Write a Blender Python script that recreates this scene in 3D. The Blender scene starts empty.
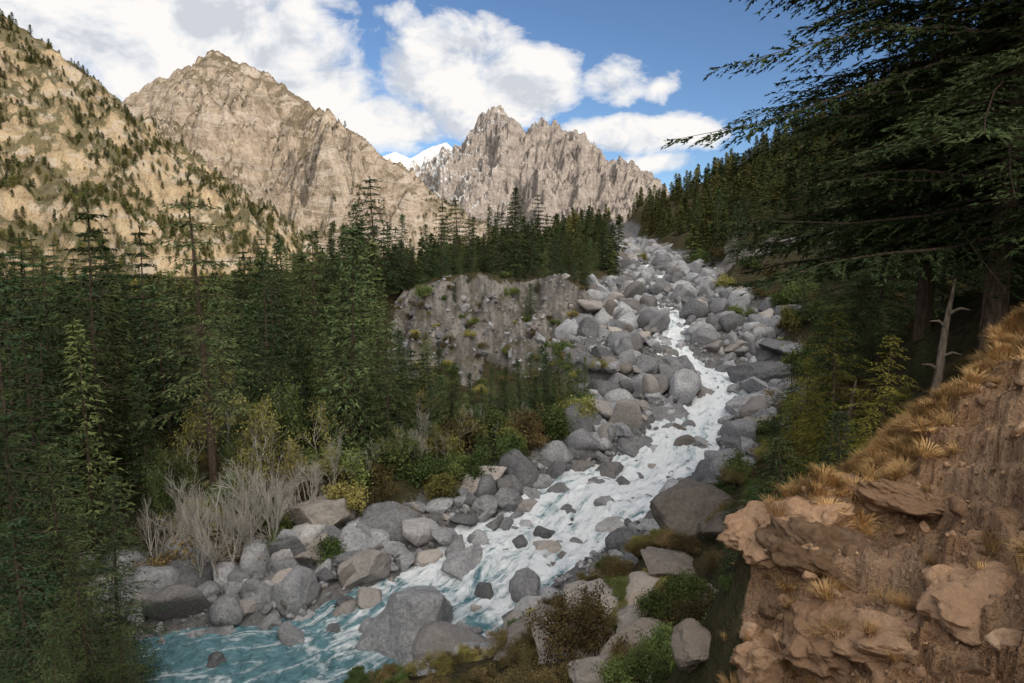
import bpy, math, random
import numpy as np
from mathutils import Vector, noise as mn
random.seed(7)
scene=bpy.context.scene
# ------------------------------------------------------------------ camera frame maths (site survey helper)
F=683.0; PITCH=math.radians(7.6); C=math.cos(PITCH); S=math.sin(PITCH)
def survey(u,v,y):
    a=(u-512)/F; b=(341.5-v)/F; dy=C+S*b; dz=-S+C*b
    return (a/dy*y, y, dz/dy*y)
# ------------------------------------------------------------------ numpy noise
def _h(ix,iy,seed):
    n=(ix.astype(np.int64)*374761393+iy.astype(np.int64)*668265263+seed*974711)&0xffffffff
    n=((n^(n>>13))*1274126177)&0xffffffff
    n=(n^(n>>16))&0xffffffff
    return n/4294967296.0*2*np.pi
def gn(x,y,seed=0):
    ix=np.floor(x);iy=np.floor(y);fx=x-ix;fy=y-iy
    u=fx*fx*fx*(fx*(fx*6-15)+10);v=fy*fy*fy*(fy*(fy*6-15)+10)
    def g(dx,dy):
        a=_h(ix+dx,iy+dy,seed);return np.cos(a)*(fx-dx)+np.sin(a)*(fy-dy)
    a=g(0,0)*(1-u)+g(1,0)*u;b=g(0,1)*(1-u)+g(1,1)*u
    return (a*(1-v)+b*v)*1.5
def fbm(x,y,o=5,seed=0,gain=.5):
    r=0;a=1;t=0
    for i in range(o):
        r=r+a*gn(x,y,seed+i*17);t+=a;a*=gain;x=x*2.03+5.1;y=y*2.03-3.7
    return r/t
def ridged(x,y,o=5,seed=0,gain=.5):
    r=0;a=1;t=0
    for i in range(o):
        r=r+a*(1-np.abs(gn(x,y,seed+i*13))*1.6);t+=a;a*=gain;x=x*2.07+1.3;y=y*2.07+9.7
    return r/t
def sst(a,b,x):
    t=np.clip((x-a)/(b-a),0,1);return t*t*(3-2*t)
# ------------------------------------------------------------------ mesh builder
class MB:
    def __init__(s): s.V=[];s.T=[];s.Q=[];s.TM=[];s.QM=[];s.n=0
    def add(s,V,F_,m=0):
        V=np.asarray(V,float).reshape(-1,3);F_=np.asarray(F_,np.int64)+s.n
        s.V.append(V);s.n+=len(V)
        if F_.shape[1]==3: s.T.append(F_);s.TM.append(np.full(len(F_),m))
        else: s.Q.append(F_);s.QM.append(np.full(len(F_),m))
    def tris(s,V,m=0):
        n=len(V)//3; s.add(V,np.arange(n*3).reshape(n,3),m)
    def build(s,name,mats,smooth=True):
        V=np.concatenate(s.V);fs=[];ms=[];st=[];o=0
        if s.T:
            T=np.concatenate(s.T);fs.append(T.ravel());ms.append(np.concatenate(s.TM));st.append(np.arange(len(T))*3);o=len(T)*3
        if s.Q:
            Q=np.concatenate(s.Q);fs.append(Q.ravel());ms.append(np.concatenate(s.QM));st.append(o+np.arange(len(Q))*4)
        L=np.concatenate(fs).astype(np.int32);st=np.concatenate(st).astype(np.int32);ms=np.concatenate(ms).astype(np.int32)
        me=bpy.data.meshes.new(name);me.vertices.add(len(V));me.vertices.foreach_set('co',V.astype(np.float32).ravel())
        me.loops.add(len(L));me.loops.foreach_set('vertex_index',L)
        me.polygons.add(len(st));me.polygons.foreach_set('loop_start',st)
        for m in mats: me.materials.append(m)
        me.polygons.foreach_set('material_index',ms)
        me.polygons.foreach_set('use_smooth',np.full(len(st),smooth))
        me.update(calc_edges=True);me.validate()
        return me
def tube(mb,P,R,k=6,m=0):
    P=np.asarray(P,float);n=len(P);D=np.gradient(P,axis=0);D/=np.linalg.norm(D,axis=1)[:,None]+1e-9
    ref=np.array([0.13,.2,1.]) if abs(D[0][2])<.7 else np.array([1.,.1,.05])
    A=np.cross(D,ref);A/=np.linalg.norm(A,axis=1)[:,None];B=np.cross(D,A)
    an=np.arange(k)/k*2*np.pi
    V=P[:,None,:]+np.asarray(R)[:,None,None]*(np.cos(an)[None,:,None]*A[:,None,:]+np.sin(an)[None,:,None]*B[:,None,:])
    i=np.arange(n-1)[:,None]*k;j=np.arange(k)[None,:];j2=(j+1)%k
    Fq=np.stack([i+j,i+j2,i+k+j2,i+k+j],-1).reshape(-1,4)
    mb.add(V.reshape(-1,3),Fq,m)
def link(name,me,loc=(0,0,0),rot=(0,0,0),scl=(1,1,1),parent=None):
    o=bpy.data.objects.new(name,me);scene.collection.objects.link(o)
    o.location=loc;o.rotation_euler=rot;o.scale=scl
    if parent:o.parent=parent
    return o
# ------------------------------------------------------------------ material helpers
def newmat(name,diffuse=False):
    m=bpy.data.materials.new(name);m.use_nodes=True;nt=m.node_tree;b=nt.nodes['Principled BSDF']
    if diffuse:
        nt.nodes.remove(b);b=nt.nodes.new('ShaderNodeBsdfDiffuse');nt.links.new(b.outputs[0],nt.nodes['Material Output'].inputs[0])
    return m,nt,b
def put(nt,s,v):
    if isinstance(v,bpy.types.NodeSocket): nt.links.new(v,s)
    elif v is not None: s.default_value=v
def nnoise(nt,vec,scale,detail=6,rough=.55,dist=0.,col=False):
    n=nt.nodes.new('ShaderNodeTexNoise');put(nt,n.inputs['Vector'],vec)
    n.inputs['Scale'].default_value=scale;n.inputs['Detail'].default_value=detail
    n.inputs['Roughness'].default_value=rough;n.inputs['Distortion'].default_value=dist
    return n.outputs['Color' if col else 'Fac']
def ramp(nt,fac,stops):
    n=nt.nodes.new('ShaderNodeValToRGB');put(nt,n.inputs[0],fac);e=n.color_ramp.elements
    while len(e)<len(stops): e.new(.5)
    for i,(p,c) in enumerate(stops):
        e[i].position=p;e[i].color=(c,c,c,1) if not hasattr(c,'__len__') else (*c,1)
    return n.outputs[0]
def mixc(nt,fac,a,b,mode='MIX'):
    n=nt.nodes.new('ShaderNodeMix');n.data_type='RGBA';n.blend_type=mode
    put(nt,n.inputs[0],fac)
    for s,v in ((n.inputs[6],a),(n.inputs[7],b)):
        if isinstance(v,tuple) and len(v)==3:v=(*v,1)
        put(nt,s,v)
    return n.outputs[2]
def mth(nt,op,a,b=None,c=None,clamp=False):
    n=nt.nodes.new('ShaderNodeMath');n.operation=op;n.use_clamp=clamp
    put(nt,n.inputs[0],a);put(nt,n.inputs[1],b);put(nt,n.inputs[2],c);return n.outputs[0]
def vmth(nt,op,a,b=None):
    n=nt.nodes.new('ShaderNodeVectorMath');n.operation=op;put(nt,n.inputs[0],a);put(nt,n.inputs[1],b)
    return n.outputs['Value'] if op in('LENGTH','DOT_PRODUCT') else n.outputs[0]
def bump(nt,h,strength,dist,prev=None):
    n=nt.nodes.new('ShaderNodeBump');put(nt,n.inputs['Height'],h);n.inputs['Strength'].default_value=strength;n.inputs['Distance'].default_value=dist
    if prev:nt.links.new(prev,n.inputs['Normal'])
    return n.outputs[0]
def position(nt): return nt.nodes.new('ShaderNodeNewGeometry').outputs['Position']
def orand(nt): return nt.nodes.new('ShaderNodeObjectInfo').outputs['Random']
def vcomb(nt,val):
    n=nt.nodes.new('ShaderNodeCombineColor')
    for i in range(3):nt.links.new(val,n.inputs[i])
    return n.outputs[0]
def rock_mat(name,c1,c2,c3,warm=(.36,.30,.25),warmamt=.15,sc=1.,bd=.2):
    m,nt,b=newmat(name,True);v=position(nt)
    n1=nnoise(nt,v,.8*sc,3,.6);n2=nnoise(nt,v,4.5*sc,6,.68)
    r=orand(nt)
    base=mixc(nt,ramp(nt,n1,[(.35,0),(.65,1)]),c1,c2)
    base=mixc(nt,ramp(nt,n2,[(.36,.7),(.58,0)]),base,c3)
    base=mixc(nt,mth(nt,'MULTIPLY',ramp(nt,r,[(1-warmamt-.1,0),(1-warmamt+.1,1)]),.6),base,warm)
    r2=mth(nt,'FRACT',mth(nt,'MULTIPLY',r,7.31))
    val=mth(nt,'ADD',mth(nt,'MULTIPLY',r2,.95),.45)
    base=mixc(nt,1.,base,vcomb(nt,val),'MULTIPLY')
    nt.links.new(base,b.inputs['Color'])
    nt.links.new(bump(nt,n2,.9,bd),b.inputs['Normal']);return m
M_rock=rock_mat('granite',(.29,.29,.305),(.41,.41,.42),(.16,.16,.165))
M_pale=rock_mat('pale_granite',(.37,.33,.295),(.46,.415,.37),(.22,.195,.17),warm=(.38,.31,.25),warmamt=.4)
M_brown=rock_mat('brown_rock',(.36,.22,.13),(.52,.36,.24),(.20,.115,.065),warm=(.42,.26,.16),warmamt=.5,sc=1.6,bd=.12)

def foliage_mat(name,stops,trans=.25):
    m,nt,b=newmat(name,True);r=orand(nt);v=position(nt)
    n=nnoise(nt,v,1.1,1,.6)
    c=ramp(nt,mth(nt,'ADD',mth(nt,'MULTIPLY',r,.55),mth(nt,'MULTIPLY',n,.45)),stops)
    r3=mth(nt,'ADD',mth(nt,'MULTIPLY',mth(nt,'FRACT',mth(nt,'MULTIPLY',r,13.7)),.9),.55)
    c=mixc(nt,1.,c,vcomb(nt,mth(nt,'MULTIPLY',r3,mth(nt,'ADD',mth(nt,'MULTIPLY',n,1.5),.25))),'MULTIPLY')
    nt.links.new(c,b.inputs['Color']);return m
M_needle=foliage_mat('conifer_needles',[(.1,(.04,.07,.036)),(.45,(.066,.10,.044)),(.75,(.105,.13,.05)),(1,(.16,.155,.06))])
M_dark=foliage_mat('cedar_needles',[(.1,(.03,.052,.027)),(.5,(.05,.076,.034)),(.8,(.08,.098,.04)),(1,(.11,.115,.042))])
M_needle_y=foliage_mat('yellowing_needles',[(.1,(.12,.14,.035)),(.6,(.20,.185,.04)),(1,(.26,.2,.055))])
M_far=foliage_mat('distant_needles',[(.1,(.05,.068,.03)),(.5,(.08,.092,.035)),(.8,(.14,.125,.04)),(1,(.2,.155,.05))])
M_leaf_g=foliage_mat('green_leaves',[(.1,(.07,.11,.04)),(.6,(.115,.15,.05)),(1,(.17,.175,.06))])
M_leaf_y=foliage_mat('yellow_leaves',[(.1,(.18,.19,.06)),(.6,(.27,.245,.08)),(1,(.34,.27,.1))])
M_leaf_o=foliage_mat('autumn_leaves',[(.1,(.11,.10,.045)),(.6,(.18,.13,.06)),(1,(.13,.13,.05))])
M_grass=foliage_mat('dry_grass_blades',[(.1,(.36,.21,.09)),(.6,(.48,.31,.14)),(1,(.55,.4,.2))])
def bark_mat(name,c1,c2):
    m,nt,b=newmat(name,True);v=position(nt)
    n=nnoise(nt,vmth(nt,'MULTIPLY',v,(6,6,1.2)),2,4,.65)
    nt.links.new(mixc(nt,ramp(nt,n,[(.35,0),(.65,1)]),c1,c2),b.inputs['Color'])
    nt.links.new(bump(nt,n,.8,.06),b.inputs['Normal']);return m
M_bark=bark_mat('bark',(.06,.045,.035),(.17,.125,.095))
M_pbark=bark_mat('pale_bark',(.32,.30,.26),(.56,.53,.47))
# ------------------------------------------------------------------ river alignment
RC=np.array([(-90,26,-26,10,8,5),(-45,29,-24,10,8,5),(-22,31.5,-22.6,11,7,5.2),(-11,33.5,-22,11,7,5.4),(-5,38,-21.5,9,8,5.),
(-.8,43.5,-20.6,7,8,4.6),(6,50.4,-19,6.5,9,5.4),(12.5,55.7,-17.5,8,7,3.9),(19,65,-15.5,11,9,2.5),(22,73,-14,12,9,2.2),
(21.6,82,-12,12,11,1.9),(20.8,92,-10.5,10,12,1.4),(23,111,-8,7.5,11,.95),(29.5,141,-5,6,8.5,.85),(35,182,-2.5,6,7,.8),
(40,220,0,6,6,.5),(48,300,3.8,5,5,.4),(60,380,15,3,3,.3)],float)
cs=np.concatenate([[0],np.cumsum(np.hypot(*np.diff(RC[:,:2],axis=0).T))])
ss=np.arange(0,cs[-1],.5)
RP=np.stack([np.interp(ss,cs,RC[:,k]) for k in range(6)],1)
RP[:,0]+=1.6*np.sin(ss*.17)*np.clip((ss-112)/15,0,1)+1.2*np.sin(ss*.3)*np.clip((ss-104)/10,0,1)*np.clip((175-ss)/20,0,1)
ker=np.ones(9)/9
for _ in range(2):
    pad=np.pad(RP,((4,4),(0,0)),'edge');pad[:4]+=(RP[0]-RP[1])*np.arange(4,0,-1)[:,None];pad[-4:]+=(RP[-1]-RP[-2])*np.arange(1,5)[:,None]
    RP=np.stack([np.convolve(pad[:,k],ker,'valid') for k in range(6)],1)
RT=np.gradient(RP[:,:2],axis=0);RT/=np.linalg.norm(RT,axis=1)[:,None]
def zstep(s): return .35*np.sin(s*.55+1.5*np.sin(s*.13))*np.clip((s-60)/30,0,1)*.8
RP[:,2]+=zstep(ss)
def river_near(x,y):
    shp=x.shape;x=x.ravel();y=y.ravel();idx=np.zeros(len(x),int);P=RP[::2,:2]
    for a in range(0,len(x),20000):
        d=(x[a:a+20000,None]-P[None,:,0])**2+(y[a:a+20000,None]-P[None,:,1])**2
        idx[a:a+20000]=np.argmin(d,1)*2
    dx=x-RP[idx,0];dy=y-RP[idx,1]
    al=dx*RT[idx,0]+dy*RT[idx,1]
    lat=RT[idx,0]*dy-RT[idx,1]*dx
    s=np.clip(ss[idx]+al,0,ss[-1])
    q=[np.interp(s,ss,RP[:,k]) for k in range(2,6)]
    dist=np.hypot(np.abs(lat),np.maximum(np.abs(al)-2,0))*np.sign(lat+1e-9)
    return [k.reshape(shp) for k in [s,dist]+q]
# ------------------------------------------------------------------ terrain
CP=[(-10,50,-18),(-25,47,-18.5),(-40,44,-20),(-60,50,-19),(-30,60,-17.5),(-10,65,-16.5),(0,72,-16),(3,62,-16.5),(-3,56,-17),
(-17,96,-7.2),(-11,98,-4.6),(-5,100,-3.6),(1,96,-6.3),(7,98,-4.2),(12,103,-5.4),(-15,85,-14.5),(-4,82,-15),(6,84,-14.5),(-26,97,-10),(-32,80,-15),(12,90,-11),
(10,120,-3.5),(15,150,-2),(0,110,-5),(-20,120,-8),(-40,100,-12),(-60,90,-15),(-100,110,-18),(-60,70,-17),(-90,60,-18),
(0,160,-4),(-60,160,-16),(20,200,3),(-100,200,-18),(0,260,-2),(-150,280,-20),(-250,400,-20),(-250,150,-18),(-250,50,-14),(-200,-100,0),(-60,260,-15),(-30,210,-10),
(30,76,-11),(45,76,-3),(60,75,5),(90,80,25),(120,60,45),(37,110,-5),(48,112,2),(43,150,-1),(53,150,8),(60,120,6),(90,120,27),(120,120,45),
(54,350,20),(94,350,33),(143,350,57),(180,330,78),(210,310,98),(70,200,13),(100,200,31),(140,200,52),(52,250,5),(90,280,26),(120,280,42),
(150,500,25),(100,450,10),(220,450,50),(0,450,-6),(300,450,70),(300,300,120),(300,100,110),(300,-100,90),(160,-120,45),(0,-200,20),
(18,50,-14),(26,50,-9),(40,50,0),(22,60,-13),(34,62,-6),(22,40,-9),(30,40,-3),(45,40,8),(30,20,5),(60,20,22),(10,42,-16),(10,34,-14),
(10,4,0),(20,0,5),(0,0,-1.7),(0,-20,0),(40,-20,15),(-3,-3,-2),(3,25,-14.5),(8,21,-12),(2,12,-9.5),(0,8,-7.5),(0,15,-11.5),(-10,22,-16),(-10,10,-11),
(-20,20,-18),(-20,5,-15),(-40,10,-20),(-40,-20,-12),(3,3,-2.3),(2,5,-4),(1.5,7,-6.4),
(12,16,-1.8),(10,15,-3.1),(7.8,14,-4.2),(5.7,13,-4.9),(4.75,12.5,-5.2),(3.6,10,-6.8),(4.9,6,-4.1),(5.7,9.5,-5.1),(7,9,-3.4),(6.8,11.5,-4.3),(6.1,8,-4.3),
(10,10,-1.6),(12,12,-1.),(3.2,13.6,-9.8),(5.5,15.2,-9),(8,16.8,-8.2),(10.5,18,-6.5),(2.2,10,-9.2),(14,20,-4.5),(17.5,25,-2.9),(18,30,-3.5),(14,28,-7.5),(7,27,-12.5)]
CP=np.array(CP+[(p[0],p[1],p[2]+.6) for p in RC],float)
def kern(d2): return np.sqrt(d2+1.2**2)
D2=((CP[:,None,:2]-CP[None,:,:2])**2).sum(-1)
nC=len(CP);A=np.zeros((nC+1,nC+1));A[:nC,:nC]=kern(D2);A[nC,:nC]=1;A[:nC,nC]=1
W=np.linalg.solve(A,np.concatenate([CP[:,2],[0]]))
def rbf(x,y):
    shp=x.shape;x=x.ravel();y=y.ravel();r=np.full(len(x),W[nC])
    for k in range(nC): r+=W[k]*kern((x-CP[k,0])**2+(y-CP[k,1])**2)
    return r.reshape(shp)
EX=np.array([(0.5,4),(2.9,9),(3.9,10.5),(4.9,12.8),(5.9,13.4),(7.9,14.3),(10,15.4),(12.3,16.5),(17,19)])
def dirt_mask(x,y):
    edge=np.interp(x,[.5,2.9,3.6,4.6,5.9,7.9,10,12.3,17,30],[3,7.5,10,12.7,13.4,14.3,15.4,16.5,19,20])+.6*gn(x*1.1,y*1.1,55)
    return sst(.5,-.3,y-edge)*sst(0,2,x)*sst(-6,0,y)*sst(30,20,x)
def H(x,y,full=False):
    x=np.asarray(x,float);y=np.asarray(y,float)
    r=np.hypot(x,y);xx=np.clip(x,-500,500);yy=np.clip(y,-400,600)
    far=sst(350,650,r)
    reg=sst(-30,-20,x)*sst(22,14,x)*sst(74,82,y)*sst(116,104,y)
    warp=reg*(10.*(ridged(x*.085,y*.03,4,121,.6)-.62)+3.*gn(x*.3,y*.15,122)+1.2*gn(x*.9,y*.5,123))
    base=rbf(xx,yy+warp);base=base*(1-far)-20*far
    s,d,z,wl,wr,hw=river_near(x,y)
    w=np.where(d>0,wl,wr)+1.2*gn(x*.25,y*.25,91)
    ad=np.abs(d);m=sst(0,5,ad-w)
    bed=z+.25+.045*ad+.35*fbm(x*.6,y*.6,4,5)
    ch=sst(hw+.7,hw-.7,ad+.5*gn(x*.7,y*.7,3));bed=bed-ch*.9
    rough=(1.1*fbm(x*.12,y*.12,5,2)+.25*fbm(x*.9,y*.9,3,8))*(.35+.65*sst(10,40,r))
    xj=x+7*fbm(x*.12,y*.12,3,131);yj=y+warp+5*fbm(x*.15,y*.15,3,132)
    sc=sst(-19,-14,xj)*sst(19,14,xj)*sst(80,84,yj)*sst(101.5,98.5,yj)
    gul=sc*(2.*ridged(x*.3+.6*gn(x*.12,y*.25,6),y*.2,5,21,.62)-1.3)
    sc2=sst(30,35,x)*sst(56,50,x)*sst(98,105,y)*sst(160,140,y)*sst(-.1,.2,gn(x*.09,y*.06,77)+.1)
    gul2=sc2*2.2*(ridged(x*.16,y*.2,4,23)-.7)
    big=sst(150,300,r)*2.5*fbm(x*.02,y*.02,4,33)
    oth=base+rough+gul+gul2+big
    dm=dirt_mask(x,y)
    dr=dm*(1.0*(ridged(x*.5+.2*y,y*.5,5,41,.55)-.72)+.22*fbm(x*3,y*3,4,9)+.08*fbm(x*11,y*11,3,19))
    oth=oth+dr
    step=.6;wv=.9*gn(x*.35,y*.35,4)+.12*gn(x*2,y*2,24)+.21*x;q=(oth+wv)/step;fl=np.floor(q)
    led=(fl+sst(.5,.8,q-fl))*step-wv
    k=dm*sst(-.35,0,gn(x*.4,y*.4,14))*.85
    oth=oth*(1-k)+led*k
    zz=bed*(1-m)+oth*m
    if full:return zz,1-m,np.clip(sc+sc2*.8,0,1),dm
    return zz
def h1(x,y): return float(H(np.array([x]),np.array([y]))[0])
def hit(u,v):
    ys=np.geomspace(4,420,1400);p=survey(u,v,1.);z=H(p[0]*ys,ys);k=np.argmax(z>p[2]*ys);y=ys[k]
    return p[0]*y,y,float(z[k])
ang=np.unique(np.concatenate([np.linspace(-48,48,700),np.linspace(48,312,130)[1:-1]]));nA=len(ang)
rad=np.concatenate([[0.4],np.geomspace(1.2,520,560),np.geomspace(560,9000,26)])
an=np.radians(ang);X=rad[:,None]*np.sin(an)[None];Y=rad[:,None]*np.cos(an)[None]
Z,mb_,ms_,md_=H(X,Y,True)
V=np.stack([X,Y,Z],-1).reshape(-1,3)
i=np.arange(len(rad)-1)[:,None]*nA;j=np.arange(nA)[None];j2=(j+1)%nA
Q=np.stack([i+j,i+nA+j,i+nA+j2,i+j2],-1).reshape(-1,4)
g=MB();g.add(V,Q,0);g.add(V[:nA],np.stack([np.zeros(nA-2,int),np.arange(1,nA-1),np.arange(2,nA)],1),0)
mt,nt,b=newmat('valley_ground',True);v=position(nt)
at=nt.nodes.new('ShaderNodeAttribute');at.attribute_name='zone'
sep=nt.nodes.new('ShaderNodeSeparateColor');nt.links.new(at.outputs['Color'],sep.inputs[0])
na=nnoise(nt,v,.25,4,.6);nb_=nnoise(nt,v,2.5,6,.68);nc=nnoise(nt,v,14,3,.7);nd=nnoise(nt,vmth(nt,'MULTIPLY',v,(1,.4,.35)),.7,5,.65)
forest=mixc(nt,ramp(nt,nb_,[(.35,0),(.65,1)]),(.05,.045,.027),(.13,.108,.065))
forest=mixc(nt,ramp(nt,na,[(.4,0),(.6,.7)]),forest,(.065,.063,.032))
gravel=mixc(nt,ramp(nt,nb_,[(.35,0),(.6,1)]),(.16,.157,.155),(.30,.29,.285))
gravel=mixc(nt,ramp(nt,nc,[(.4,.6),(.6,0)]),gravel,(.09,.085,.085))
scar=mixc(nt,ramp(nt,nd,[(.38,0),(.6,1)]),(.15,.14,.13),(.36,.33,.30))
scar=mixc(nt,ramp(nt,nb_,[(.35,.7),(.5,0)]),scar,(.09,.085,.08))
scar=mixc(nt,ramp(nt,na,[(.52,0),(.62,.7)]),scar,(.10,.095,.05))
dirt=mixc(nt,ramp(nt,nb_,[(.3,0),(.7,1)]),(.30,.165,.09),(.52,.34,.21))
dirt=mixc(nt,ramp(nt,nc,[(.35,.7),(.55,0)]),dirt,(.18,.10,.055))
dirt=mixc(nt,ramp(nt,na,[(.5,0),(.6,.5)]),dirt,(.48,.34,.23))
nm=mth(nt,'MULTIPLY',mth(nt,'SUBTRACT',nb_,.5),.9)
def msk(s): return ramp(nt,mth(nt,'ADD',s,nm),[(.4,0),(.6,1)])
col=mixc(nt,msk(sep.outputs[1]),forest,scar);col=mixc(nt,msk(sep.outputs[0]),col,gravel);col=mixc(nt,msk(sep.outputs[2]),col,dirt)
nt.links.new(col,b.inputs['Color'])
hh=mth(nt,'ADD',nb_,mth(nt,'MULTIPLY',nc,.4))
nt.links.new(bump(nt,hh,1.,.35),b.inputs['Normal'])
me=g.build('ground',[mt]);ca=me.color_attributes.new('zone','FLOAT_COLOR','POINT')
Zc=np.stack([mb_,ms_,md_,np.ones_like(md_)],-1).reshape(-1,4);Zc=np.concatenate([Zc,Zc[:nA]])
if len(me.vertices)==len(Zc): ca.data.foreach_set('color',Zc.astype(np.float32).ravel())
link('ground',me)
# ------------------------------------------------------------------ river water
na_=34;smax=float(ss[np.argmax(RP[:,1]>205)]);sr=np.arange(2,smax,.3)
cx=np.interp(sr,ss,RP[:,0]);cy=np.interp(sr,ss,RP[:,1]);cz=np.interp(sr,ss,RP[:,2]);hw=np.interp(sr,ss,RP[:,5])+.9
tx=np.interp(sr,ss,RT[:,0]);ty=np.interp(sr,ss,RT[:,1])
la=np.linspace(-1,1,na_)[None]*hw[:,None]
X=cx[:,None]-ty[:,None]*la;Y=cy[:,None]+tx[:,None]*la
turb=np.clip((sr-72)/22,.1,1)[:,None]
Z=cz[:,None]+.15+turb*(.45*fbm(sr[:,None]*.5+0*la,la*.9,4,61)+.4*(ridged(X*1.1,Y*1.1,4,62)-.7))
g=MB();i=np.arange(len(sr)-1)[:,None]*na_;j=np.arange(na_-1)[None]
g.add(np.stack([X,Y,Z],-1).reshape(-1,3),np.stack([i+j,i+j+1,i+na_+j+1,i+na_+j],-1).reshape(-1,4),0)
mt,nt,b=newmat('white_water')
at=nt.nodes.new('ShaderNodeAttribute');at.attribute_name='flow';fv=at.outputs['Vector']
sp=nt.nodes.new('ShaderNodeSeparateXYZ');nt.links.new(fv,sp.inputs[0])
cmb=nt.nodes.new('ShaderNodeCombineXYZ');nt.links.new(sp.outputs[0],cmb.inputs[0]);nt.links.new(sp.outputs[1],cmb.inputs[1])
w1=nnoise(nt,vmth(nt,'MULTIPLY',cmb.outputs[0],(.22,.6,1)),1.,6,.62,2.2)
w2=nnoise(nt,position(nt),1.8,6,.72,.8)
foam=mth(nt,'ADD',mth(nt,'MULTIPLY',w1,1.35),mth(nt,'MULTIPLY',w2,.35))
foam=mth(nt,'ADD',foam,mth(nt,'MULTIPLY',mth(nt,'SUBTRACT',sp.outputs[2],.85),.40))
fm=ramp(nt,foam,[(.64,0),(.74,.4),(.88,1)])
wc=mixc(nt,ramp(nt,w2,[(.35,0),(.65,1)]),(.05,.14,.16),(.18,.36,.42))
nt.links.new(mixc(nt,fm,wc,(.9,.93,.96)),b.inputs['Base Color'])
nt.links.new(mth(nt,'ADD',mth(nt,'MULTIPLY',fm,.5),.12),b.inputs['Roughness'])
nt.links.new(bump(nt,mth(nt,'ADD',w1,w2),1.,.3),b.inputs['Normal'])
me=g.build('river',[mt]);fa=me.attributes.new('flow','FLOAT_VECTOR','POINT')
fl=np.stack([sr[:,None]+0*la,la,turb+0*la],-1).reshape(-1,3)
if len(me.vertices)==len(fl): fa.data.foreach_set('vector',fl.astype(np.float32).ravel())
link('river',me)
# ------------------------------------------------------------------ mountains
def mountain(name,crests,x0,x1,y0,y1,nx,ny,slope,nsc,namp,seed,mat,base=0,rug=.5,spike=0,spsc=60,gain=.58):
    X,Y=np.meshgrid(np.linspace(x0,x1,nx),np.linspace(y0,y1,ny))
    wx=X+nsc*.3*fbm(X/nsc*1.3,Y/nsc*1.3,4,seed+50);wy=Y+nsc*.3*fbm(X/nsc*1.3,Y/nsc*1.3,4,seed+70)
    Z=np.full(X.shape,-1e9);DD=np.full(X.shape,1e9)
    for cr in crests:
        k=slope;main=True
        if isinstance(cr,tuple): k,cr=cr;main=False
        for a,bb in zip(cr[:-1],cr[1:]):
            ax,ay,az=a;bx,by,bz=bb;l2=(bx-ax)**2+(by-ay)**2
            for (qx,qy,isw) in ((wx,wy,1),(X,Y,0)):
                t=np.clip(((qx-ax)*(bx-ax)+(qy-ay)*(by-ay))/l2,0,1)
                d=np.hypot(qx-ax-t*(bx-ax),qy-ay-t*(by-ay))
                if isw: dw=d
            wgt=sst(0,nsc*.35,d);de=d*(1-wgt)+dw*wgt
            Z=np.maximum(Z,az+(bz-az)*t-k*de)
            if main: DD=np.minimum(DD,d)
    amp=namp*(.1+.9*sst(0,nsc*.5,DD))
    n=rug*(ridged(X/nsc,Y/nsc,8,seed,gain)-.6)*1.9+(1-rug)*fbm(X/nsc*1.5,Y/nsc*1.5,7,seed+5,.6)
    Z=Z+amp*n+amp*.35*(ridged(X/nsc*3.7,Y/nsc*3.7,5,seed+3,.6)-.6)
    if spike: Z=Z+sst(260,0,DD)*spike*(ridged(X/spsc,Y/spsc,5,seed+8,.6)-.62)
    Z=np.maximum(Z,base-60)
    g=MB();i=np.arange(ny-1)[:,None]*nx;j=np.arange(nx-1)[None]
    g.add(np.stack([X,Y,Z],-1).reshape(-1,3),np.stack([i+j,i+j+1,i+nx+j+1,i+nx+j],-1).reshape(-1,4),0)
    link(name,g.build(name,[mat]));return X,Y,Z
def mt_mat(name,c1,c2,c3,veg,vegamt,sc,snow=0,bd=10):
    m,nt,b=newmat(name,True);v=position(nt)
    n1=nnoise(nt,v,.006*sc,6,.68,.6);n2=nnoise(nt,vmth(nt,'MULTIPLY',v,(1,1,.6)),.045*sc,6,.78);n3=nnoise(nt,vmth(nt,'MULTIPLY',v,(1,1,3.2)),.009*sc,6,.72,1.2)
    c=mixc(nt,ramp(nt,n2,[(.38,0),(.58,1)]),c1,c2);c=mixc(nt,ramp(nt,n3,[(.50,0),(.58,.8)]),c,c3)
    geo=nt.nodes.new('ShaderNodeNewGeometry');sp=nt.nodes.new('ShaderNodeSeparateXYZ');nt.links.new(geo.outputs['Normal'],sp.inputs[0])
    vm=mth(nt,'ADD',mth(nt,'ADD',n1,mth(nt,'MULTIPLY',n2,.8)),mth(nt,'MULTIPLY',sp.outputs[2],.5))
    c=mixc(nt,ramp(nt,mth(nt,'MULTIPLY',vm,.5),[(.66-vegamt*.1,0),(.70-vegamt*.1,.85)]),c,veg)
    if snow:
        p=nt.nodes.new('ShaderNodeSeparateXYZ');nt.links.new(v,p.inputs[0])
        sm=mth(nt,'ADD',mth(nt,'ADD',n2,mth(nt,'MULTIPLY',sp.outputs[2],.5)),mth(nt,'MULTIPLY',p.outputs[0],-.0006))
        c=mixc(nt,ramp(nt,mth(nt,'MULTIPLY',sm,.5),[(.455,0),(.49,1)]),c,(.8,.82,.85))
    nt.links.new(c,b.inputs['Color'])
    nt.links.new(bump(nt,mth(nt,'ADD',n2,n3),1.,bd),b.inputs['Normal']);return m
def crest(L): return [survey(*p) for p in L]
MM1=mt_mat('golden_mountain',(.25,.19,.12),(.42,.335,.225),(.40,.355,.30),(.09,.085,.045),.95,2.4,bd=7)
MM2=mt_mat('tan_mountain',(.21,.17,.13),(.41,.345,.275),(.46,.405,.355),(.145,.12,.08),.7,1.4,bd=16)
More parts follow.
